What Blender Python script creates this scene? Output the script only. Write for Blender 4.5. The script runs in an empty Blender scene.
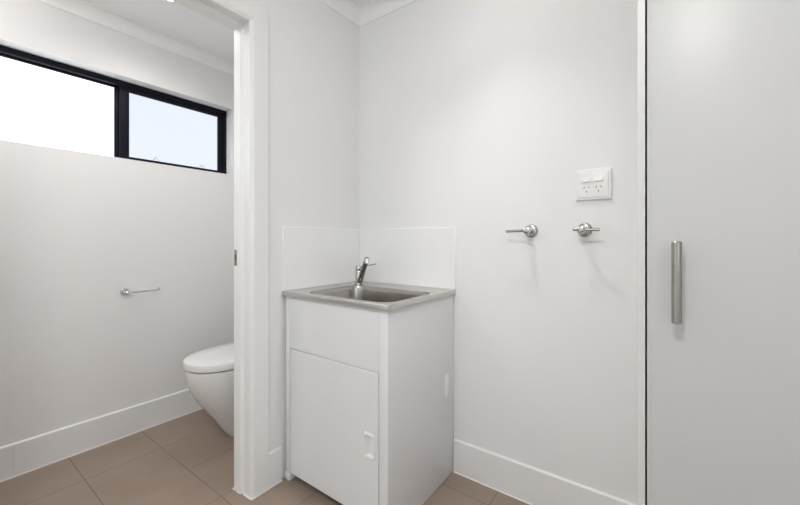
import bpy, bmesh, math
from mathutils import Vector, Matrix

R = math.radians
scene = bpy.context.scene
COL = scene.collection
CEIL = 2.405       # laundry ceiling
CEIL_B = 2.335     # toilet room ceiling
WX = -1.034        # toilet room window wall face

# ------------------------------------------------------------------ camera
cd = bpy.data.cameras.new('camera')
cam = bpy.data.objects.new('camera', cd)
COL.objects.link(cam)
cam.location = (1.4323, -1.5534, 1.106)
cam.rotation_euler = (R(90), 0, math.atan2(0.5916, 0.8063))
cd.sensor_width = 36.0
cd.lens = 36.0 * 361.0 / 800.0
cd.shift_y = -12.0 / 800.0
cd.clip_start = 0.02
scene.camera = cam

# ------------------------------------------------------------------ world
world = bpy.data.worlds.new('sky')
scene.world = world
world.use_nodes = True
wn = world.node_tree
bg = wn.nodes['Background']
tc = wn.nodes.new('ShaderNodeTexCoord')
sp = wn.nodes.new('ShaderNodeSeparateXYZ')
rmp = wn.nodes.new('ShaderNodeValToRGB')
rmp.color_ramp.elements[0].position = 0.0
rmp.color_ramp.elements[0].color = (0.96, 0.985, 1.0, 1)
rmp.color_ramp.elements[1].position = 0.75
rmp.color_ramp.elements[1].color = (0.86, 0.94, 1.0, 1)
wn.links.new(tc.outputs['Generated'], sp.inputs[0])
wn.links.new(sp.outputs['Z'], rmp.inputs[0])
wn.links.new(rmp.outputs[0], bg.inputs['Color'])
bg.inputs['Strength'].default_value = 2.6

# ------------------------------------------------------------------ exposure
vs = scene.view_settings
vs.view_transform = 'Standard'
vs.look = 'None'
vs.exposure = 0.0
vs.gamma = 1.0
vs.use_curve_mapping = False

# power of the lamps (W): laundry near the taps, added laundry fill dome, toilet room downlight and added dome
P_TAP, P_FILL, P_WC = 19.0, 72.0, 2.3

# ------------------------------------------------------------------ materials
def mat(name, color, rough=0.5, metal=0.0, spec=0.5, coat=0.0, noise=0.0, nscale=20.0, bump=0.0, bscale=200.0, emit=None):
    m = bpy.data.materials.new(name)
    m.use_nodes = True
    nt = m.node_tree
    b = nt.nodes['Principled BSDF']
    b.inputs['Base Color'].default_value = (*color, 1)
    b.inputs['Roughness'].default_value = rough
    b.inputs['Metallic'].default_value = metal
    b.inputs['Specular IOR Level'].default_value = spec
    b.inputs['Coat Weight'].default_value = coat
    b.inputs['Coat Roughness'].default_value = 0.08
    t = nt.nodes.new('ShaderNodeTexCoord')
    if noise > 0:
        n = nt.nodes.new('ShaderNodeTexNoise')
        n.inputs['Scale'].default_value = nscale
        n.inputs['Detail'].default_value = 4
        mx = nt.nodes.new('ShaderNodeMix')
        mx.data_type = 'RGBA'
        mx.inputs['A'].default_value = (*[c * (1 - noise) for c in color], 1)
        mx.inputs['B'].default_value = (*[min(1, c * (1 + noise)) for c in color], 1)
        nt.links.new(t.outputs['Object'], n.inputs['Vector'])
        nt.links.new(n.outputs['Fac'], mx.inputs['Factor'])
        nt.links.new(mx.outputs['Result'], b.inputs['Base Color'])
    if bump > 0:
        n2 = nt.nodes.new('ShaderNodeTexNoise')
        n2.inputs['Scale'].default_value = bscale
        n2.inputs['Detail'].default_value = 3
        bp = nt.nodes.new('ShaderNodeBump')
        bp.inputs['Strength'].default_value = bump
        bp.inputs['Distance'].default_value = 0.001
        nt.links.new(t.outputs['Object'], n2.inputs['Vector'])
        nt.links.new(n2.outputs['Fac'], bp.inputs['Height'])
        nt.links.new(bp.outputs['Normal'], b.inputs['Normal'])
    if emit:
        b.inputs['Emission Color'].default_value = (*emit[0], 1)
        b.inputs['Emission Strength'].default_value = emit[1]
    return m

def brushed(name, color, rough, scale=(4, 400, 4)):
    m = mat(name, color, rough, 1.0)
    nt = m.node_tree
    b = nt.nodes['Principled BSDF']
    t = nt.nodes.new('ShaderNodeTexCoord')
    mp = nt.nodes.new('ShaderNodeMapping')
    mp.inputs['Scale'].default_value = scale
    n = nt.nodes.new('ShaderNodeTexNoise')
    n.inputs['Scale'].default_value = 1.0
    n.inputs['Detail'].default_value = 3
    mr = nt.nodes.new('ShaderNodeMapRange')
    mr.inputs['To Min'].default_value = rough * 0.75
    mr.inputs['To Max'].default_value = rough * 1.25
    bp = nt.nodes.new('ShaderNodeBump')
    bp.inputs['Strength'].default_value = 0.05
    bp.inputs['Distance'].default_value = 0.0005
    nt.links.new(t.outputs['Object'], mp.inputs[0])
    nt.links.new(mp.outputs[0], n.inputs['Vector'])
    nt.links.new(n.outputs['Fac'], mr.inputs['Value'])
    nt.links.new(mr.outputs[0], b.inputs['Roughness'])
    nt.links.new(n.outputs['Fac'], bp.inputs['Height'])
    nt.links.new(bp.outputs['Normal'], b.inputs['Normal'])
    return m

def tile_mat():
    m = bpy.data.materials.new('floor_tiles')
    m.use_nodes = True
    nt = m.node_tree
    b = nt.nodes['Principled BSDF']
    N, L = nt.nodes.new, nt.links.new
    t = N('ShaderNodeTexCoord')
    s = N('ShaderNodeSeparateXYZ')
    L(t.outputs['Object'], s.inputs[0])
    def mth(op, a, bb=None, c=None):
        n = N('ShaderNodeMath'); n.operation = op
        for i, v in enumerate((a, bb, c)):
            if v is None: continue
            if isinstance(v, (int, float)): n.inputs[i].default_value = v
            else: L(v, n.inputs[i])
        return n.outputs[0]
    def dist(v, origin, step):           # distance to the nearest line of a family
        u = mth('DIVIDE', mth('SUBTRACT', v, origin), step)
        return mth('MULTIPLY', mth('ABSOLUTE', mth('SUBTRACT', u, mth('ROUND', u))), step)
    X, Y = s.outputs['X'], s.outputs['Y']
    dy = dist(Y, -0.119, 0.317)
    dl = dist(X, -0.112, 0.617)
    sh = mth('MULTIPLY', mth('GREATER_THAN', Y, -0.119), 0.026)
    ds = dist(mth('SUBTRACT', X, sh), -0.112, 0.3085)
    back = mth('GREATER_THAN', Y, -0.753)
    dx = mth('ADD', mth('MULTIPLY', ds, back), mth('MULTIPLY', dl, mth('SUBTRACT', 1.0, back)))
    d = mth('MINIMUM', dx, dy)
    g = N('ShaderNodeMapRange')
    g.inputs['From Min'].default_value = 0.0012
    g.inputs['From Max'].default_value = 0.0024
    L(d, g.inputs['Value'])
    n1 = N('ShaderNodeTexNoise'); n1.inputs['Scale'].default_value = 3.5; n1.inputs['Detail'].default_value = 6
    n2 = N('ShaderNodeTexNoise'); n2.inputs['Scale'].default_value = 70; n2.inputs['Detail'].default_value = 3
    L(t.outputs['Object'], n1.inputs['Vector']); L(t.outputs['Object'], n2.inputs['Vector'])
    r = N('ShaderNodeValToRGB')
    r.color_ramp.elements[0].position = 0.35; r.color_ramp.elements[0].color = (*TILE_A, 1)
    r.color_ramp.elements[1].position = 0.68; r.color_ramp.elements[1].color = (*TILE_B, 1)
    ad = mth('ADD', mth('MULTIPLY', n1.outputs['Fac'], 0.7), mth('MULTIPLY', n2.outputs['Fac'], 0.3))
    L(ad, r.inputs[0])
    mx = N('ShaderNodeMix'); mx.data_type = 'RGBA'
    mx.inputs['A'].default_value = (*GROUT, 1)
    L(g.outputs[0], mx.inputs['Factor'])
    L(r.outputs[0], mx.inputs['B'])
    L(mx.outputs['Result'], b.inputs['Base Color'])
    b.inputs['Roughness'].default_value = 0.42
    b.inputs['Specular IOR Level'].default_value = 0.4
    bp = N('ShaderNodeBump'); bp.inputs['Strength'].default_value = 0.5; bp.inputs['Distance'].default_value = 0.001
    L(g.outputs[0], bp.inputs['Height']); L(bp.outputs['Normal'], b.inputs['Normal'])
    return m
TILE_A, TILE_B, GROUT = (0.285, 0.215, 0.170), (0.345, 0.265, 0.212), (0.16, 0.12, 0.095)

def glass_mat(name, tint, gloss=0.06):
    m = bpy.data.materials.new(name)
    m.use_nodes = True
    nt = m.node_tree
    for n in list(nt.nodes):
        if n.type == 'BSDF_PRINCIPLED': nt.nodes.remove(n)
    out = [n for n in nt.nodes if n.type == 'OUTPUT_MATERIAL'][0]
    tr = nt.nodes.new('ShaderNodeBsdfTransparent'); tr.inputs['Color'].default_value = (*tint, 1)
    gl = nt.nodes.new('ShaderNodeBsdfGlossy'); gl.inputs['Roughness'].default_value = 0.03
    mx = nt.nodes.new('ShaderNodeMixShader'); mx.inputs[0].default_value = gloss
    nt.links.new(tr.outputs[0], mx.inputs[1]); nt.links.new(gl.outputs[0], mx.inputs[2])
    nt.links.new(mx.outputs[0], out.inputs['Surface'])
    return m

M = dict(
    wall=mat('white_wall_paint', (0.86, 0.86, 0.86), 0.6, spec=0.25, bump=0.04, bscale=350),
    wallb=mat('warm_white_wall_paint', (0.86, 0.85, 0.845), 0.6, spec=0.25, bump=0.04, bscale=350),
    ceil=mat('ceiling_paint', (0.94, 0.938, 0.934), 0.85, spec=0.1),
    trim=mat('semi_gloss_trim_paint', (0.86, 0.86, 0.855), 0.28, spec=0.45),
    caulk=mat('caulk', (0.86, 0.84, 0.80), 0.6),
    black=mat('black_window_aluminium', (0.008, 0.008, 0.015), 0.5, spec=0.15),
    steel=brushed('brushed_stainless_steel', (0.62, 0.60, 0.58), 0.30),
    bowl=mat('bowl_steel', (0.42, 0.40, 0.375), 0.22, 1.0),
    chrome=mat('chrome', (0.72, 0.72, 0.73), 0.07, 1.0),
    chrome2=mat('chrome_dark_reflections', (0.55, 0.545, 0.54), 0.12, 1.0),  # chrome colour darkened to stand in for reflections of dark surroundings
    chrome3=mat('chrome_darker_reflections', (0.30, 0.295, 0.285), 0.15, 1.0),  # spout chrome, darker still, dark reflections put into the colour
    nickel=mat('satin_nickel', (0.40, 0.38, 0.35), 0.25, 1.0),
    cabinet=mat('white_enamel_metal', (0.785, 0.79, 0.80), 0.16, spec=0.5),
    splash=mat('white_gloss_panel', (0.90, 0.90, 0.895), 0.12, spec=0.5),
    edge=mat('white_panel_edge', (0.96, 0.96, 0.955), 0.4),
    plastic=mat('white_plastic', (0.86, 0.86, 0.85), 0.25),
    dark=mat('dark_hole', (0.10, 0.10, 0.10), 0.6),
    porcelain=mat('white_porcelain', (0.82, 0.82, 0.81), 0.09, spec=0.6, coat=0.3),
    laminate=mat('pale_grey_laminate', (0.575, 0.575, 0.57), 0.36, spec=0.4),
    carcass=mat('cupboard_carcass_board', (0.66, 0.655, 0.64), 0.4),
    inside=mat('dark_cupboard_gap', (0.10, 0.10, 0.10), 0.8),
    glass=glass_mat('clear_glass', (0.98, 0.995, 1.0), 0.04),
    glass2=glass_mat('tinted_sash_glass', (0.605, 0.611, 0.627), 0.02),
    clip=mat('translucent_clip', (0.55, 0.56, 0.58), 0.3),
    plinth=mat('shadow_gap_base', (0.30, 0.29, 0.28), 0.7),
)
M['tiles'] = tile_mat()

# ------------------------------------------------------------------ mesh helpers
def obj(name, bm, m, parent=None, smooth=True, ang=35):
    me = bpy.data.meshes.new(name)
    bmesh.ops.recalc_face_normals(bm, faces=bm.faces)
    bm.to_mesh(me); bm.free()
    if smooth:
        me.shade_smooth()
        me.set_sharp_from_angle(angle=R(ang))
    me.materials.append(M[m] if isinstance(m, str) else m)
    o = bpy.data.objects.new(name, me)
    COL.objects.link(o)
    if parent: o.parent = parent
    return o

def tag(o, label, cat, group=None):
    o['label'] = label; o['category'] = cat
    if group: o['group'] = group
    return o

def thing(name, label, cat, loc=(0, 0, 0), rz=0, group=None):
    o = bpy.data.objects.new(name, None); COL.objects.link(o)
    o.empty_display_size = 0.1
    o.location = loc; o.rotation_euler = (0, 0, rz)
    return tag(o, label, cat, group)

def struct(name, bm, m, parent=None, **k):
    o = obj(name, bm, m, parent, **k)
    if parent is None: o['kind'] = 'structure'
    return o

def box(bm, x0, x1, y0, y1, z0, z1, bev=0.0, seg=2):
    r = bmesh.ops.create_cube(bm, size=1)
    v = r['verts']
    for p in v:
        p.co = Vector(((x0 + x1) / 2 + p.co.x * (x1 - x0), (y0 + y1) / 2 + p.co.y * (y1 - y0), (z0 + z1) / 2 + p.co.z * (z1 - z0)))
    if bev > 0:
        es = {e for p in v for e in p.link_edges}
        bmesh.ops.bevel(bm, geom=list(es), offset=bev, segments=seg, profile=0.5, affect='EDGES')

def bbox(*a, **k):
    bm = bmesh.new(); box(bm, *a, **k); return bm

def frame_to(d):
    d = Vector(d).normalized()
    return d.to_track_quat('Z', 'Y').to_matrix().to_4x4()

def lathe(bm, prof, origin=(0, 0, 0), axis=(0, 0, 1), n=40, cap=True):
    """prof: list of (radius, height) along axis"""
    mt = Matrix.Translation(origin) @ frame_to(axis)
    rings = []
    for r, h in prof:
        if r < 1e-6: rings.append([bm.verts.new(mt @ Vector((0, 0, h)))])
        else: rings.append([bm.verts.new(mt @ Vector((r * math.cos(2 * math.pi * i / n), r * math.sin(2 * math.pi * i / n), h))) for i in range(n)])
    for a, b in zip(rings, rings[1:]):
        if len(a) == 1 and len(b) == 1: continue
        for i in range(n):
            j = (i + 1) % n
            if len(a) == 1: bm.faces.new((a[0], b[i], b[j]))
            elif len(b) == 1: bm.faces.new((a[i], a[j], b[0]))
            else: bm.faces.new((a[i], a[j], b[j], b[i]))
    if cap:
        for q in (rings[0], rings[-1]):
            if len(q) > 1: bm.faces.new(q)

def rod(bm, p0, p1, r, n=24, r1=None, bev=None):
    p0, p1 = Vector(p0), Vector(p1); L = (p1 - p0).length
    r1 = r if r1 is None else r1
    b = min(r, r1) * 0.25 if bev is None else bev
    lathe(bm, [(r - b, 0), (r, b), (r1, L - b), (r1 - b, L)], p0, p1 - p0, n)

def loft(bm, loops, cap0=True, cap1=True):
    rs = [[bm.verts.new(p) for p in l] for l in loops]
    n = len(rs[0])
    for a, b in zip(rs, rs[1:]):
        for i in range(n):
            j = (i + 1) % n
            bm.faces.new((a[i], a[j], b[j], b[i]))
    if cap0: bm.faces.new(rs[0])
    if cap1: bm.faces.new(rs[-1])

def rrect(x0, x1, y0, y1, r, z, k=10, plane='XY'):
    pts = []
    for cx, cy, a in ((x1 - r, y1 - r, 0), (x0 + r, y1 - r, 90), (x0 + r, y0 + r, 180), (x1 - r, y0 + r, 270)):
        for i in range(k + 1):
            t = R(a + 90 * i / k)
            u, w = cx + r * math.cos(t), cy + r * math.sin(t)
            pts.append(Vector((u, w, z)) if plane == 'XY' else (Vector((u, z, w)) if plane == 'XZ' else Vector((z, u, w))))
    return pts

def extrude_profile(bm, pts, axis, a0, a1, miter0=None, miter1=None):
    """pts: (u, z) polygon swept along axis 'X' or 'Y'; miter: function u -> extra length at that end"""
    def P(u, z, a): return Vector((a, u, z)) if axis == 'X' else Vector((u, a, z))
    l0 = [P(u, z, a0 + (miter0(u) if miter0 else 0)) for u, z in pts]
    l1 = [P(u, z, a1 + (miter1(u) if miter1 else 0)) for u, z in pts]
    loft(bm, [l0, l1])

# ------------------------------------------------------------------ room shell
T = 0.10
RX, SY = 2.32, -2.75       # laundry right wall, wall behind the camera
BY = -0.05                 # toilet room back wall
JY0, JY1, JZ = -0.695, -1.515, 2.04   # door opening

struct('floor', bbox(-1.20, RX + T, SY - T, T, -0.06, 0.0), 'tiles', smooth=False)
struct('wall_back', bbox(0.0, RX + T, 0.0, T, 0, CEIL + 0.08), 'wall', smooth=False)
struct('wall_toilet_back', bbox(WX - T, -T, BY, BY + T + 0.05, 0, CEIL + 0.08), 'wallb', smooth=False)
bm = bmesh.new()
ly0, ly1, lz = JY0 + 0.02, JY1 - 0.02, JZ + 0.02
box(bm, -T, 0, ly0, T, 0, CEIL + 0.08)
box(bm, -T, 0, SY - T, ly1, 0, CEIL + 0.08)
box(bm, -T, 0, ly1, ly0, lz, CEIL + 0.08)
struct('wall_left', bm, 'wall', smooth=False)
bm = bmesh.new()
VY0, VY1, VZ0, VZ1 = -2.60, -1.50, 0.95, 2.10      # added unseen side window for fill light, beyond the viewer's right shoulder
box(bm, RX, RX + T, SY, 0, 0, VZ0)
box(bm, RX, RX + T, SY, 0, VZ1, CEIL + 0.08)
box(bm, RX, RX + T, SY, VY0, VZ0, VZ1)
box(bm, RX, RX + T, VY1, 0, VZ0, VZ1)
struct('wall_right', bm, 'wall', smooth=False)
# wall behind the camera, with an added glazed door for sky fill light
GX0, GX1, GZ1 = 0.12, 0.72, 2.10
bm = bmesh.new()
box(bm, -1.20, GX0, SY - T, SY, 0, CEIL + 0.08)
box(bm, GX1, RX + T, SY - T, SY, 0, CEIL + 0.08)
box(bm, GX0, GX1, SY - T, SY, GZ1, CEIL + 0.08)
struct('wall_front', bm, 'wall', smooth=False)
bm = bmesh.new(); box(bm, -3.0, 5.0, SY - T - 4.0, SY - T, -0.12, -0.06)
struct('added_yard_slab', bm, 'caulk', smooth=False)  # slab added outside to stop sky light from below the horizon

# window wall of the toilet room with the window opening
WY0, WY1, WZ0, WZ1 = -1.456, -0.197, 1.570, 2.036
bm = bmesh.new()
TW = 0.16
box(bm, WX - TW, WX, SY, 0.10, 0, WZ0)
box(bm, WX - TW, WX, SY, 0.10, WZ1, CEIL + 0.08)
box(bm, WX - TW, WX, SY, WY0, WZ0, WZ1)
box(bm, WX - TW, WX, WY1, 0.10, WZ0, WZ1)
struct('wall_toilet_left', bm, 'wallb', smooth=False)
struct('ceiling', bbox(0.0, RX, SY, 0.0, CEIL, CEIL + 0.06), 'ceil', smooth=False)
struct('ceiling_toilet_room', bbox(WX, -T, SY, BY, CEIL_B, CEIL_B + 0.06), 'ceil', smooth=False)

# cove cornices
def cove(d, h, zc, sgn, base):
    """profile in (u, z): u from wall face `base` going sgn; drop h, projection d"""
    pts = [(base, zc), (base, zc - h), (base + sgn * 0.004, zc - h)]
    for i in range(0, 11):
        a = R(90 * i / 10)
        u = d - (d - 0.006) * math.cos(a); z = h - (h - 0.006) * (1 - math.sin(a))
        # concave quarter from lower wall edge to the ceiling edge
        pts.append((base + sgn * (0.006 + (d - 0.010) * (1 - math.cos(a))), zc - (h - 0.004) + (h - 0.008) * math.sin(a)))
    pts += [(base + sgn * d, zc - 0.004), (base + sgn * d, zc)]
    return pts
CD, CH = 0.062, 0.060
bm = bmesh.new(); extrude_profile(bm, cove(CD, CH, CEIL, -1, 0.0), 'X', 0, RX, lambda u: -u, lambda u: u)
struct('trim_1', bm, 'ceil', ang=20)
bm = bmesh.new(); extrude_profile(bm, cove(CD, CH, CEIL, 1, 0.0), 'Y', SY, 0, None, lambda u: -u)
struct('trim_2', bm, 'ceil', ang=20)
bm = bmesh.new(); extrude_profile(bm, cove(CD, CH, CEIL_B, 1, WX), 'Y', SY, BY, None, lambda u: -(u - WX))
struct('trim_3', bm, 'ceil', ang=20)
bm = bmesh.new(); extrude_profile(bm, cove(CD, CH, CEIL_B, -1, BY), 'X', WX, -T, lambda u: -(u - BY), None)
struct('trim_4', bm, 'ceil', ang=20)

# baseboards: flat board with a small bevelled top edge and a line of caulk at the floor
def base_prof(face, sgn, t=0.012, h=0.155):
    return [(face, 0.0), (face + sgn * t, 0.0), (face + sgn * t, h - 0.005), (face + sgn * (t - 0.005), h), (face, h)]
def caulk_prof(face, sgn, t=0.012):
    return [(face + sgn * t, 0.0), (face + sgn * (t + 0.0035), 0.0), (face + sgn * t, 0.004)]
def baseboard(name, face, sgn, axis, a0, a1, t=0.012):
    bm = bmesh.new(); extrude_profile(bm, base_prof(face, sgn, t), axis, a0, a1)
    o = struct(name, bm, 'trim', smooth=False)
    bm = bmesh.new(); extrude_profile(bm, caulk_prof(face, sgn, t), axis, a0, a1)
    obj('caulk_bead', bm, 'caulk', o, smooth=False)
    return o
baseboard('baseboard_back', 0.0, -1, 'X', 0.617, 1.380, 0.010)
baseboard('baseboard_left', 0.0, 1, 'Y', -0.6035, -0.534, 0.010)
baseboard('baseboard_left_front', 0.0, 1, 'Y', SY, -1.615, 0.010)
baseboard('baseboard_right', RX, -1, 'Y', SY, -0.62)
baseboard('baseboard_toilet_left', WX, 1, 'Y', -1.2600, BY)
baseboard('baseboard_toilet_front', WX, 1, 'Y', SY, -1.2607)
baseboard('baseboard_toilet_back', BY, -1, 'X', WX + 0.013, -T)

# door frame: jamb linings with stops, architraves both sides
def frame_piece(bm, kind):
    # profile across the opening, a = depth into opening from lining face (positive into the opening), x = through the wall
    prof = [(-0.112, -0.018), (-0.112, 0.000), (-0.110, 0.002), (-0.062, 0.002), (-0.060, 0.000), (-0.050, -0.010), (0.002, -0.008), (0.002, -0.018)]
    return prof
bm = bmesh.new()
prof = frame_piece(bm, 0)
loops = []
for (sy, sz) in ((0, 0), (0, 1), (1, 1), (1, 0)):
    l = []
    for x, a in prof:
        y = (JY0 - a) if sy == 0 else (JY1 + a)
        z = 0.0 if sz == 0 else JZ - a
        l.append(Vector((x, y, z)))
    loops.append(l)
loft(bm, loops)
dj = struct('door_1', bm, 'trim', ang=20)
# architrave: bevelled inner edge
def architrave(x_face, sgn, name, w=0.088, t=0.013, rv=0.004):
    bm = bmesh.new()
    prof = [(0.0, -rv), (0.004, -rv), (t - 0.003, -rv - 0.011), (t, -rv - 0.016), (t, -rv - w + 0.003), (t - 0.003, -rv - w), (0.0, -rv - w)]
    loops = []
    for (sy, sz) in ((0, 0), (0, 1), (1, 1), (1, 0)):
        l = []
        for x, a in prof:
            y = (JY0 - a) if sy == 0 else (JY1 + a)
            z = 0.0 if sz == 0 else JZ - a
            l.append(Vector((x_face + sgn * x, y, z)))
        loops.append(l)
    loft(bm, loops)
    struct(name, bm, 'trim', dj, ang=12)
architrave(0.0, 1, 'architrave')
architrave(-T, -1, 'architrave')
# caulk blobs where the door frame meets the tiles
bm = bmesh.new()
box(bm, -0.118, -0.100, JY0 - 0.006, JY0 + 0.002, 0, 0.006, 0.002)
box(bm, -0.088, -0.066, JY0 - 0.006, JY0 + 0.002, 0, 0.005, 0.002)
box(bm, -0.046, 0.004, JY0 + 0.002, JY0 + 0.010, 0, 0.005, 0.002)
box(bm, 0.002, 0.0165, JY0 + 0.004, JY0 + 0.015, 0, 0.005, 0.002)
box(bm, 0.013, 0.0165, JY0 + 0.012, JY0 + 0.094, 0, 0.004, 0.001)
obj('caulk_bead', bm, 'caulk', dj)
# latch strike plate in the rebate of the jamb
bm = bmesh.new(); box(bm, -0.106, -0.086, JY0 - 0.0035, JY0 - 0.002, 0.995, 1.065, 0.0007)
o = obj('strike_plate', bm, 'nickel', dj)
bm = bmesh.new(); box(bm, -0.101, -0.091, JY0 - 0.0040, JY0 - 0.0034, 1.018, 1.042)
obj('strike_hole', bm, 'dark', o)

# ------------------------------------------------------------------ window
WP = -1.112  # inner face of the aluminium frame
bm = bmesh.new()
fx0, fx1 = WP - 0.048, WP
def ring(bm, x0, x1, y0, y1, z0, z1, wl, wr, wb, wt, bev=0.0015):
    box(bm, x0, x1, y0, y1, z1 - wt, z1, bev); box(bm, x0, x1, y0, y1, z0, z0 + wb, bev)
    box(bm, x0, x1, y0, y0 + wl, z0 + wb, z1 - wt, bev); box(bm, x0, x1, y1 - wr, y1, z0 + wb, z1 - wt, bev)
ring(bm, fx0, fx1, WY0, WY1, WZ0, WZ1, 0.030, 0.022, 0.014, 0.030)
win = struct('window_1', bm, 'black')
bm = bmesh.new(); ring(bm, WP - 0.046, WP - 0.030, WY0 + 0.03, -0.800, WZ0 + 0.014, WZ1 - 0.03, 0.02, 0.044, 0.004, 0.010)
sf = obj('fixed_sash', bm, 'black', win)
bm = bmesh.new(); box(bm, WP - 0.040, WP - 0.036, WY0 + 0.05, -0.844, WZ0 + 0.018, WZ1 - 0.040)
obj('pane', bm, 'glass', sf, smooth=False)
bm = bmesh.new(); ring(bm, WP - 0.026, WP - 0.006, -0.826, WY1 - 0.022, WZ0 + 0.014, WZ1 - 0.030, 0.046, 0.033, 0.017, 0.022)
ss = obj('sliding_sash', bm, 'black', win)
bm = bmesh.new(); box(bm, WP - 0.018, WP - 0.014, -0.780, WY1 - 0.055, WZ0 + 0.031, WZ1 - 0.052)
obj('pane', bm, 'glass2', ss, smooth=False)
for y in (-0.640, -0.366):
    bm = bmesh.new()
    pts = []
    for i in range(13):
        a = R(180 * i / 12)
        pts.append(Vector((WP - 0.008, y + 0.012 * math.cos(a), WZ0 + 0.034 + 0.016 * math.sin(a))))
    for p, q in zip(pts, pts[1:]): rod(bm, p, q, 0.0022, 8, bev=0.0002)
    obj('screen_clip', bm, 'clip', ss)

# added glazed sliding door behind the camera, lets in fill light
bm = bmesh.new()
def ringy(bm, x0, x1, z0, z1, y0, y1, w):
    box(bm, x0, x1, y0, y1, z1 - w, z1, 0.002); box(bm, x0, x1, y0, y1, z0, z0 + w, 0.002)
    box(bm, x0, x0 + w, y0, y1, z0 + w, z1 - w, 0.002); box(bm, x1 - w, x1, y0, y1, z0 + w, z1 - w, 0.002)
ringy(bm, GX0, GX1, 0.0, GZ1, SY - 0.09, SY - 0.02, 0.04)
gd = struct('added_door', bm, 'black')
gm = (GX0 + GX1) / 2
for a, b, yy in ((GX0 + 0.04, gm + 0.025, SY - 0.080), (gm - 0.025, GX1 - 0.04, SY - 0.050)):
    bm = bmesh.new(); ringy(bm, a, b, 0.04, GZ1 - 0.04, yy - 0.012, yy + 0.012, 0.05)
    sh = obj('added_door_sash', bm, 'black', gd)
    bm = bmesh.new(); box(bm, a + 0.05, b - 0.05, yy - 0.003, yy + 0.003, 0.09, GZ1 - 0.09)
    obj('pane', bm, 'glass', sh, smooth=False)
bm = bmesh.new(); ring(bm, RX + 0.035, RX + 0.080, VY0, VY1, VZ0, VZ1, 0.035, 0.035, 0.035, 0.035)
w2 = struct('added_window', bm, 'black')  # added side window, there to let in sky fill light
bm = bmesh.new(); box(bm, RX + 0.054, RX + 0.060, VY0 + 0.035, VY1 - 0.035, VZ0 + 0.035, VZ1 - 0.035)
obj('pane', bm, 'glass', w2, smooth=False)
# light portals in the window and the two added openings, so the sky is sampled well
for nm, lc_, rot, sx, sy in (('window_portal', (WP - 0.10, (WY0 + WY1) / 2, (WZ0 + WZ1) / 2), (0, R(-90), 0), WZ1 - WZ0, WY1 - WY0),
                             ('added_window_portal', (RX + 0.12, (VY0 + VY1) / 2, (VZ0 + VZ1) / 2), (0, R(90), 0), VZ1 - VZ0, VY1 - VY0),
                             ('added_door_portal', (gm, SY - 0.13, GZ1 / 2), (R(90), 0, 0), GX1 - GX0, GZ1)):
    pl = bpy.data.lights.new(nm, 'AREA'); pl.shape = 'RECTANGLE'; pl.size = sx; pl.size_y = sy
    pl.cycles.is_portal = True
    po = bpy.data.objects.new(nm, pl); COL.objects.link(po); po.location = lc_; po.rotation_euler = rot

# ------------------------------------------------------------------ ceiling lamps
def downlight(x, y, z, power, label, beam, glow=14.0, group=None, size=0.026):
    t = thing('ceiling_downlight', label, 'ceiling light', (x, y, z), 0, group)
    bm = bmesh.new()
    lathe(bm, [(0.036, -0.001), (0.037, -0.003), (0.044, -0.004), (0.047, -0.001), (0.047, 0.0), (0.036, 0.0)], (0, 0, 0), n=48, cap=False)
    obj('trim_ring', bm, 'plastic', t)
    bm = bmesh.new(); lathe(bm, [(0.0, -0.0008), (0.0365, -0.0008), (0.0365, 0.0)], n=48, cap=False)
    obj('diffuser', bm, mat('lamp_diffuser', (0.9, 0.9, 0.9), 0.4, emit=((1, 0.985, 0.96), glow)), t)
    ld = bpy.data.lights.new('downlight_lamp', 'SPOT')
    ld.shadow_soft_size = size; ld.energy = power; ld.color = (1.0, 0.985, 0.965)
    ld.spot_size = R(beam); ld.spot_blend = 1.0
    lo = bpy.data.objects.new('downlight_lamp', ld); COL.objects.link(lo)
    lo.parent = t; lo.location = (0, 0, -0.042)
    return t
downlight(-0.575, -0.775, CEIL_B, P_WC * 5.0, 'round white recessed ceiling downlight glowing in the toilet room', 160)
downlight(0.89, -0.445, CEIL, P_TAP, 'round recessed laundry ceiling downlight above the two wall taps', 92, 90.0)

def added_dome(x, y, z, e, r, label):  # added unseen lamps, fill for the ceilings and upper walls
    t = thing('added_dome_light', label, 'ceiling light', (x, y, z))
    bm = bmesh.new(); lathe(bm, [(0.0, -0.0005), (r + 0.010, -0.0005), (r + 0.012, -0.010), (r + 0.008, -0.030), (r - 0.004, -0.032)], n=48, cap=False)
    obj('base_ring', bm, 'plastic', t)
    bm = bmesh.new()
    lathe(bm, [(r, -0.030)] + [(r * math.cos(R(a)), -0.030 - 0.085 * math.sin(R(a))) for a in range(10, 90, 10)] + [(0.0, -0.115)], n=48, cap=False)
    obj('fill_dome', bm, mat('fill_dome_glow', (0.9, 0.9, 0.9), 0.4, emit=((1, 0.985, 0.965), e)), t)
added_dome(1.25, -1.95, CEIL, P_FILL, 0.150, 'added opal dome fill light, unseen, on the laundry ceiling behind the viewer')
added_dome(-0.55, -1.80, CEIL_B, P_WC * 20.0, 0.110, 'added opal dome fill light, unseen, on the toilet room ceiling beyond the doorway edge')

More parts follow.
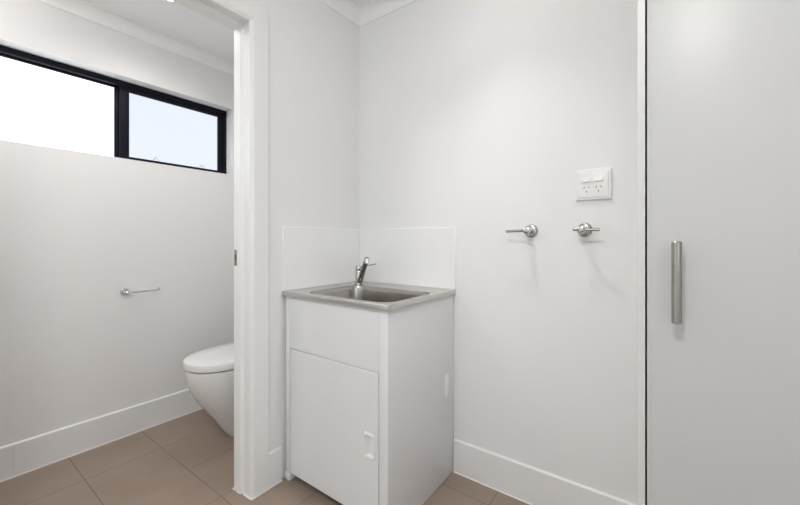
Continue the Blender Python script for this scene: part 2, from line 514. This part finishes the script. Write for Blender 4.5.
# ------------------------------------------------------------------ laundry tub
TX, TY = 0.626, -0.531      # benchtop outer corner
tub = thing('laundry_tub', 'white laundry tub cabinet with stainless steel benchtop and bowl in the corner', 'laundry tub', (0.31, -0.26, 0))
def local(bm, t): bmesh.ops.translate(bm, verts=bm.verts, vec=-Vector(t.location)); return bm
bz = 0.852
gx0, gx1, gy0 = 0.012, 0.616, -0.516      # cabinet body
bm = bmesh.new()
box(bm, gx0, gx0 + 0.030, gy0, -0.004, 0.0, bz, 0.002)               # left side
box(bm, gx1 - 0.0435, gx1, gy0, -0.004, 0.0, bz, 0.004, 3)            # right side
box(bm, gx0 + 0.030, gx1 - 0.0435, gy0 + 0.001, gy0 + 0.030, 0.612, bz)   # fascia above the door
box(bm, gx0 + 0.030, gx1 - 0.0435, -0.020, -0.004, 0.05, bz)          # back
box(bm, gx0 + 0.030, gx1 - 0.0435, gy0 + 0.02, -0.020, 0.050, 0.062)  # bottom shelf
obj('cabinet_body', local(bm, tub), 'cabinet', tub)
bm = bmesh.new(); box(bm, gx0 + 0.030, gx1 - 0.0435, gy0 + 0.055, gy0 + 0.065, 0.0, 0.050)
obj('plinth', local(bm, tub), 'plinth', tub)
bm = bmesh.new()
box(bm, gx0 - 0.004, gx0 + 0.034, gy0 - 0.003, gy0 + 0.03, 0.004, 0.036, 0.003)
obj('foot', local(bm, tub), 'cabinet', tub)
# door with a recessed pull
dx0, dx1, dz0, dz1, dyf = 0.0475, 0.5700, 0.040, 0.609, -0.5165
hx0, hx1, hz0, hz1 = 0.504, 0.548, 0.278, 0.372
bm = bmesh.new()
K = 6
loops = [rrect(dx0, dx1, dz0, dz1, 0.002, dyf + 0.018, K, 'XZ'), rrect(dx0, dx1, dz0, dz1, 0.002, dyf + 0.002, K, 'XZ'),
         rrect(dx0 + 0.002, dx1 - 0.002, dz0 + 0.002, dz1 - 0.002, 0.002, dyf, K, 'XZ'),
         rrect(hx0, hx1, hz0, hz1, 0.004, dyf, K, 'XZ'), rrect(hx0, hx1, hz0, hz1, 0.004, dyf + 0.015, K, 'XZ')]
loft(bm, loops)
door = obj('door', local(bm, tub), 'cabinet', tub, ang=25)
bm = bmesh.new()
q = 0.003
loops = [rrect(hx0 - q, hx1 + q, hz0 - q, hz1 + q, 0.006, dyf, K, 'XZ'), rrect(hx0 - q, hx1 + q, hz0 - q, hz1 + q, 0.006, dyf - 0.003, K, 'XZ'),
         rrect(hx0 + 0.002, hx1 - 0.002, hz0 + 0.002, hz1 - 0.002, 0.004, dyf - 0.004, K, 'XZ'),
         rrect(hx0 + 0.005, hx1 - 0.005, hz0 + 0.006, hz1 - 0.006, 0.004, dyf + 0.001, K, 'XZ'),
         rrect(hx0 + 0.006, hx1 - 0.006, hz0 + 0.008, hz1 - 0.008, 0.004, dyf + 0.013, K, 'XZ')]
loft(bm, loops, cap0=False)
box(bm, hx0 + 0.004, hx1 - 0.004, dyf - 0.006, dyf + 0.002, hz0 + 0.001, hz0 + 0.010, 0.002)
box(bm, hx0 + 0.004, hx1 - 0.004, dyf - 0.006, dyf + 0.002, hz1 - 0.007, hz1 - 0.001, 0.002)
obj('recessed_pull', local(bm, tub), 'plastic', door, ang=30)
# oval hose hole cover on the side panel
bm = bmesh.new()
loft(bm, [rrect(-0.093, -0.053, 0.381, 0.489, 0.019, gx1 - 0.001, 10, 'YZ'), rrect(-0.093, -0.053, 0.381, 0.489, 0.019, gx1 + 0.002, 10, 'YZ'),
          rrect(-0.090, -0.056, 0.384, 0.486, 0.016, gx1 + 0.004, 10, 'YZ')], cap0=False)
obj('hose_hole_cover', local(bm, tub), 'plastic', tub)
# stainless benchtop with pressed edge
bx0, bx1, by0, by1 = 0.098, 0.587, -0.480, -0.130       # bowl rim
K = 12
bm = bmesh.new()
def O(i, z, r=0.004): return rrect(0.0 + i + 0.001, TX - i, TY + i, -0.001 - i, r, z, K)
loops = [O(0.004, 0.8530, 0.002), O(0.0, 0.8530), O(0.0, 0.8695), O(0.0012, 0.8715), O(0.004, 0.8722), O(0.012, 0.8720, 0.006), O(0.020, 0.8700, 0.010),
         rrect(bx0 - 0.012, bx1 + 0.012, by0 - 0.012, by1 + 0.012, 0.075, 0.8695, K),
         rrect(bx0 - 0.004, bx1 + 0.004, by0 - 0.004, by1 + 0.004, 0.069, 0.8690, K),
         rrect(bx0 - 0.001, bx1 + 0.001, by0 - 0.001, by1 + 0.001, 0.066, 0.8675, K)]
loft(bm, loops, False, False)
obj('benchtop', local(bm, tub), 'steel', tub, ang=40)
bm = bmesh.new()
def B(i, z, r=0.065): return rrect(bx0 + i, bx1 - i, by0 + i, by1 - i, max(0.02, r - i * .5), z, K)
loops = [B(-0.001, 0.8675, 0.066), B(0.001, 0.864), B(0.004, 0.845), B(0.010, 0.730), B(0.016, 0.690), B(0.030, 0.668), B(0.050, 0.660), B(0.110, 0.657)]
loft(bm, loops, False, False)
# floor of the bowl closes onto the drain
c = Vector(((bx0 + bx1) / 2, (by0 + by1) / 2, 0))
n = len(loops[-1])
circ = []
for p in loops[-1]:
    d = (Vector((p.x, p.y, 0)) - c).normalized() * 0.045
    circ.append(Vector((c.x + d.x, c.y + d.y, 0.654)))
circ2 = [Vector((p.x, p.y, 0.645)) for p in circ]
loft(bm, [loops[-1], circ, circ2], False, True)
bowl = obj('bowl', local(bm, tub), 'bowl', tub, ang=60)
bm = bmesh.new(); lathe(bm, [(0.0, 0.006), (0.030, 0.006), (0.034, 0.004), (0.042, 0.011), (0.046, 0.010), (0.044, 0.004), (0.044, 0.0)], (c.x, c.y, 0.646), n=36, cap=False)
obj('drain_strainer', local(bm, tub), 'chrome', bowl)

# mixer tap in the back corner of the benchtop
tx, ty, tz = 0.100, -0.112, 0.8700
mx = thing('mixer_tap', 'small chrome mixer tap standing in the corner of the steel benchtop', 'tap', (tx, ty, tz))
bm = bmesh.new(); lathe(bm, [(0.024, 0), (0.026, 0.002), (0.025, 0.006), (0.020, 0.009), (0.0195, 0.010)], n=32)
obj('base_flange', bm, 'chrome2', mx)
bm = bmesh.new(); lathe(bm, [(0.0195, 0.009), (0.0195, 0.070), (0.0175, 0.073), (0.0195, 0.076), (0.0195, 0.092), (0.016, 0.098), (0.0, 0.100)], n=32, cap=False)
obj('body', bm, 'chrome2', mx)
bm = bmesh.new()
d = Vector((0.80, -0.50, 0.0)).normalized()
s0 = Vector((d.x * 0.010, d.y * 0.010, 0.014)); s1 = Vector((d.x * 0.155, d.y * 0.155, 0.146))
rod(bm, s0, s1, 0.0150, 28, r1=0.0125)
sp_ = obj('spout', bm, 'chrome3', mx)
bm = bmesh.new()
u = (s1 - s0).normalized()
rod(bm, s1 - u * 0.006 + Vector((0, 0, 0.004)), s1 - u * 0.006 + d * 0.004 - Vector((0, 0, 0.024)), 0.0125, 24)
obj('aerator', bm, 'chrome', sp_)
bm = bmesh.new(); rod(bm, (0.006, 0.0, 0.092), (0.098, 0.026, 0.112), 0.0032, 14)
obj('lever', bm, 'chrome2', mx)

# splashback panels on the two walls
def splash(name, dims, edge_boxes, label):
    t = thing(name, label, 'splashback', (0, 0, 0.873))
    bm = bmesh.new(); box(bm, *dims); bmesh.ops.translate(bm, verts=bm.verts, vec=(0, 0, -0.873))
    obj('panel', bm, 'splash', t, smooth=False)
    bm = bmesh.new()
    for b in edge_boxes: box(bm, *b, bev=0.0012)
    bmesh.ops.translate(bm, verts=bm.verts, vec=(0, 0, -0.873))
    obj('edge_strip', bm, 'edge', t)
S = 0.006
splash('splashback_panel', (0.0005, S, -0.523, -S - 0.001, 0.873, 1.166),
       [(0.0005, S + 0.001, -0.523, -S - 0.001, 1.165, 1.171), (0.0005, S + 0.001, -0.527, -0.522, 0.873, 1.171)],
       'white gloss splashback panel on the wall beside the doorway, left of the tap')
splash('splashback_panel', (0.0005, TX - 0.004, -S, -0.0005, 0.873, 1.166),
       [(0.0005, TX, -S - 0.001, -0.0005, 1.165, 1.171), (TX - 0.005, TX, -S - 0.001, -0.0005, 0.873, 1.166)],
       'white gloss splashback panel behind the tub on the wall with the taps')

# ------------------------------------------------------------------ wall taps for the washing machine
def wall_tap(x, z, label, tailx, tipx):
    t = thing('wall_tap', label, 'tap', (x, -0.0005, z), 0, None)
    ax = (0, -1, 0)
    bm = bmesh.new(); lathe(bm, [(0.027, 0.0), (0.028, 0.002), (0.027, 0.005), (0.022, 0.009), (0.014, 0.011)], (0, 0, 0), ax, 40)
    obj('wall_flange', bm, 'chrome2', t)
    bm = bmesh.new(); lathe(bm, [(0.0135, 0.010), (0.0135, 0.030), (0.0145, 0.032), (0.0145, 0.070), (0.0125, 0.075), (0.006, 0.0775), (0.0, 0.078)], (0, 0, 0), ax, 36, cap=False)
    obj('body', bm, 'chrome2', t)
    bm = bmesh.new()
    tip = Vector((tipx, -0.067, -0.002)); tail = Vector((tailx, -0.067, 0.001))
    rod(bm, tail, tip, 0.0060, 18)
    obj('lever', bm, 'chrome2', t)
    # hose outlet nozzle below the body
    return t
wall_tap(0.979, 1.146, 'left chrome wall tap with its pin lever pointing towards the sink', 0.012, -0.086)
wall_tap(1.182, 1.147, 'right chrome wall tap under the power point, lever pointing towards the cupboard', -0.030, 0.060)

# ------------------------------------------------------------------ power point
gp = thing('power_outlet', 'white double power point with two rocker switches above the right wall tap', 'power outlet', (1.212, -0.0005, 1.320))
W, Hh = 0.0605, 0.0585
bm = bmesh.new()
def G(i, y, r=0.004): return rrect(-W + i, W - i, -Hh + i, Hh - i, r, y, 5, 'XZ')
loft(bm, [G(0, 0), G(0, -0.007), G(0.002, -0.009), G(0.009, -0.0095), G(0.010, -0.0115), G(0.012, -0.0120)])
obj('cover_plate', bm, 'plastic', gp, ang=25)
for k, uu in enumerate((-0.0225, 0.0185)):
    zc = 0.020
    bm = bmesh.new()
    loft(bm, [rrect(uu - 0.0150, uu + 0.0150, zc - 0.009, zc + 0.009, 0.002, -0.0115, 4, 'XZ'),
              [v + Vector((0, -0.004 if v.z < zc else -0.0005, 0)) for v in rrect(uu - 0.0145, uu + 0.0145, zc - 0.0085, zc + 0.0085, 0.002, -0.0125, 4, 'XZ')]])
    obj('rocker_switch', bm, 'plastic', gp, ang=25)
    bm = bmesh.new()
    for dx, dz, an in ((-0.0078, -0.0105, 30), (0.0078, -0.0105, -30), (0.0, -0.0265, 0)):
        b2 = bmesh.new(); box(b2, -0.0011, 0.0011, -0.0125, -0.0119, -0.0042, 0.0042)
        bmesh.ops.rotate(b2, verts=b2.verts, cent=(0, 0, 0), matrix=Matrix.Rotation(R(an), 3, 'Y'))
        bmesh.ops.translate(b2, verts=b2.verts, vec=(uu + dx, 0, dz))
        me = bpy.data.meshes.new('tmp'); b2.to_mesh(me); b2.free(); bm.from_mesh(me); bpy.data.meshes.remove(me)
    obj('socket_slots', bm, 'dark', gp, smooth=False)

# ------------------------------------------------------------------ tall cupboard
cx0 = 1.383
FY = -0.600
cb = thing('tall_cupboard', 'tall pale grey cupboard with a long bar handle at the right edge', 'cupboard', (cx0, FY, 0))
def lc(bm): return local(bm, cb)
bm = bmesh.new()
box(bm, cx0, cx0 + 0.0145, FY, -0.001, 0.0, CEIL - 0.001, 0.0006)
box(bm, RX - 0.017, RX - 0.001, FY, -0.001, 0.0, CEIL - 0.001, 0.0006)
box(bm, cx0 + 0.0145, RX - 0.017, -0.012, -0.001, 0.10, CEIL - 0.001)
box(bm, cx0 + 0.0145, RX - 0.017, FY + 0.022, -0.012, 0.085, 0.10)
obj('carcass', lc(bm), 'carcass', cb, smooth=False)
bm = bmesh.new(); box(bm, cx0 + 0.0145, RX - 0.017, FY + 0.060, FY + 0.075, 0.0, 0.085)
obj('plinth', lc(bm), 'inside', cb, smooth=False)
mid = (cx0 + RX) / 2
for a, b, hx in ((cx0 + 0.0180, mid - 0.0015, 1.4515), (mid + 0.0015, RX - 0.020, RX - 0.07)):
    bm = bmesh.new(); box(bm, a, b, FY - 0.001, FY + 0.018, 0.004, CEIL - 0.005, 0.0008)
    dd = obj('cupboard_door', lc(bm), 'laminate', cb)
    h0, h1 = 0.937, 1.1045
    hy = FY - 0.001
    bm = bmesh.new()
    rod(bm, (hx, hy - 0.032, h0), (hx, hy - 0.032, h1), 0.0088, 32, bev=0.002)
    for z in (h0 + 0.030, h1 - 0.030): rod(bm, (hx, hy, z), (hx, hy - 0.028, z), 0.0045, 16)
    obj('bar_handle', lc(bm), 'nickel', dd)

# ------------------------------------------------------------------ toilet
wc = thing('toilet', 'white back-to-wall toilet with closed lid half hidden by the door jamb', 'toilet', (-0.56, -0.38, 0))
def egg(yf, yb, hw, z, bl=0.23, n=28, p=2.15, xc=-0.56):
    """outline: rounded front reaching yf, straight sides to the back yb"""
    pts = []
    yc = min(yf + bl, yb - 0.02)
    for i in range(n + 1):
        a = math.pi * i / n
        ca, sa = math.cos(a), math.sin(a)
        pts.append(Vector((xc + hw * (abs(ca) ** (2 / p)) * (1 if ca > 0 else -1), yc - (yc - yf) * (abs(sa) ** (2 / p)), z)))
    pts.append(Vector((xc - hw, (yc + yb) / 2, z)))
    for f in (1, 0.5, 0, -0.5, -1): pts.append(Vector((xc - hw * f, yb, z)))
    pts.append(Vector((xc + hw, (yc + yb) / 2, z)))
    return pts
yb = BY - 0.001
def lw(bm): return local(bm, wc)
bm = bmesh.new()
PAN = [(0.0, -0.478, 0.095), (0.020, -0.494, 0.100), (0.06, -0.520, 0.109), (0.12, -0.556, 0.125), (0.18, -0.600, 0.142), (0.24, -0.640, 0.157), (0.30, -0.671, 0.168), (0.355, -0.689, 0.1735), (0.414, -0.697, 0.1765), (0.424, -0.694, 0.174)]
loft(bm, [egg(yf, yb - 0.0, hw, z, 0.19 + 0.1 * z) for z, yf, hw in PAN])
obj('pan', lw(bm), 'porcelain', wc, ang=50)
bm = bmesh.new()
sb = -0.245
loft(bm, [egg(-0.680, sb, 0.162, 0.4245), egg(-0.682, sb, 0.164, 0.432)])
obj('seat', lw(bm), 'plastic', wc, ang=50)
bm = bmesh.new()
loft(bm, [egg(-0.700, sb, 0.179, 0.4325), egg(-0.7025, sb, 0.1815, 0.434), egg(-0.703, sb, 0.182, 0.438), egg(-0.7035, sb, 0.1825, 0.464), egg(-0.702, sb, 0.181, 0.468), egg(-0.697, sb, 0.176, 0.4705), egg(-0.62, sb - 0.02, 0.10, 0.475)])
obj('lid', lw(bm), 'plastic', wc, ang=50)
bm = bmesh.new(); box(bm, -0.745, -0.375, -0.225, yb, 0.4245, 0.80, 0.02, 4)
cis = obj('cistern', lw(bm), 'porcelain', wc)
bm = bmesh.new(); box(bm, -0.752, -0.368, -0.232, yb, 0.801, 0.835, 0.010, 3)
obj('cistern_lid', lw(bm), 'porcelain', wc)
bm = bmesh.new(); lathe(bm, [(0.026, 0), (0.026, 0.004), (0.022, 0.007), (0.0, 0.008)], (-0.56, -0.14, 0.835), n=32, cap=False)
obj('flush_button', lw(bm), 'chrome', wc)

# ------------------------------------------------------------------ toilet roll holder and towel rail on the window wall
hw_ = WX + 0.0005
tp = thing('toilet_roll_holder', 'chrome toilet roll holder arm on the wall under the window', 'toilet roll holder', (hw_, -0.829, 0.815))
bm = bmesh.new(); lathe(bm, [(0.021, 0), (0.022, 0.002), (0.021, 0.006), (0.018, 0.009), (0.010, 0.010)], (0, 0, 0), (1, 0, 0), 36)
obj('wall_rose', bm, 'chrome', tp)
bm = bmesh.new()
rod(bm, (0.010, 0, 0), (0.060, 0, 0), 0.0085, 20)
obj('post', bm, 'chrome', tp)
bm = bmesh.new()
rod(bm, (0.052, -0.006, 0), (0.052, 0.158, 0), 0.0048, 16)
rod(bm, (0.052, 0.153, -0.004), (0.052, 0.153, 0.013), 0.0040, 14)
obj('arm', bm, 'chrome', tp)

tr = thing('towel_rail', 'chrome towel rail end showing at the left edge of the window wall', 'towel rail', (hw_, -1.345, 1.028))
bm = bmesh.new(); rod(bm, (0.060, 0.018, 0), (0.060, -0.60, 0), 0.009, 20)
obj('rail', bm, 'chrome', tr)
for y in (-0.02, -0.56):
    bm = bmesh.new(); rod(bm, (0.0, y, 0), (0.054, y, 0), 0.008, 20)
    lathe(bm, [(0.022, 0), (0.023, 0.002), (0.022, 0.008), (0.010, 0.010)], (0, y, 0), (1, 0, 0), 32)
    obj('wall_bracket', bm, 'chrome', tr)
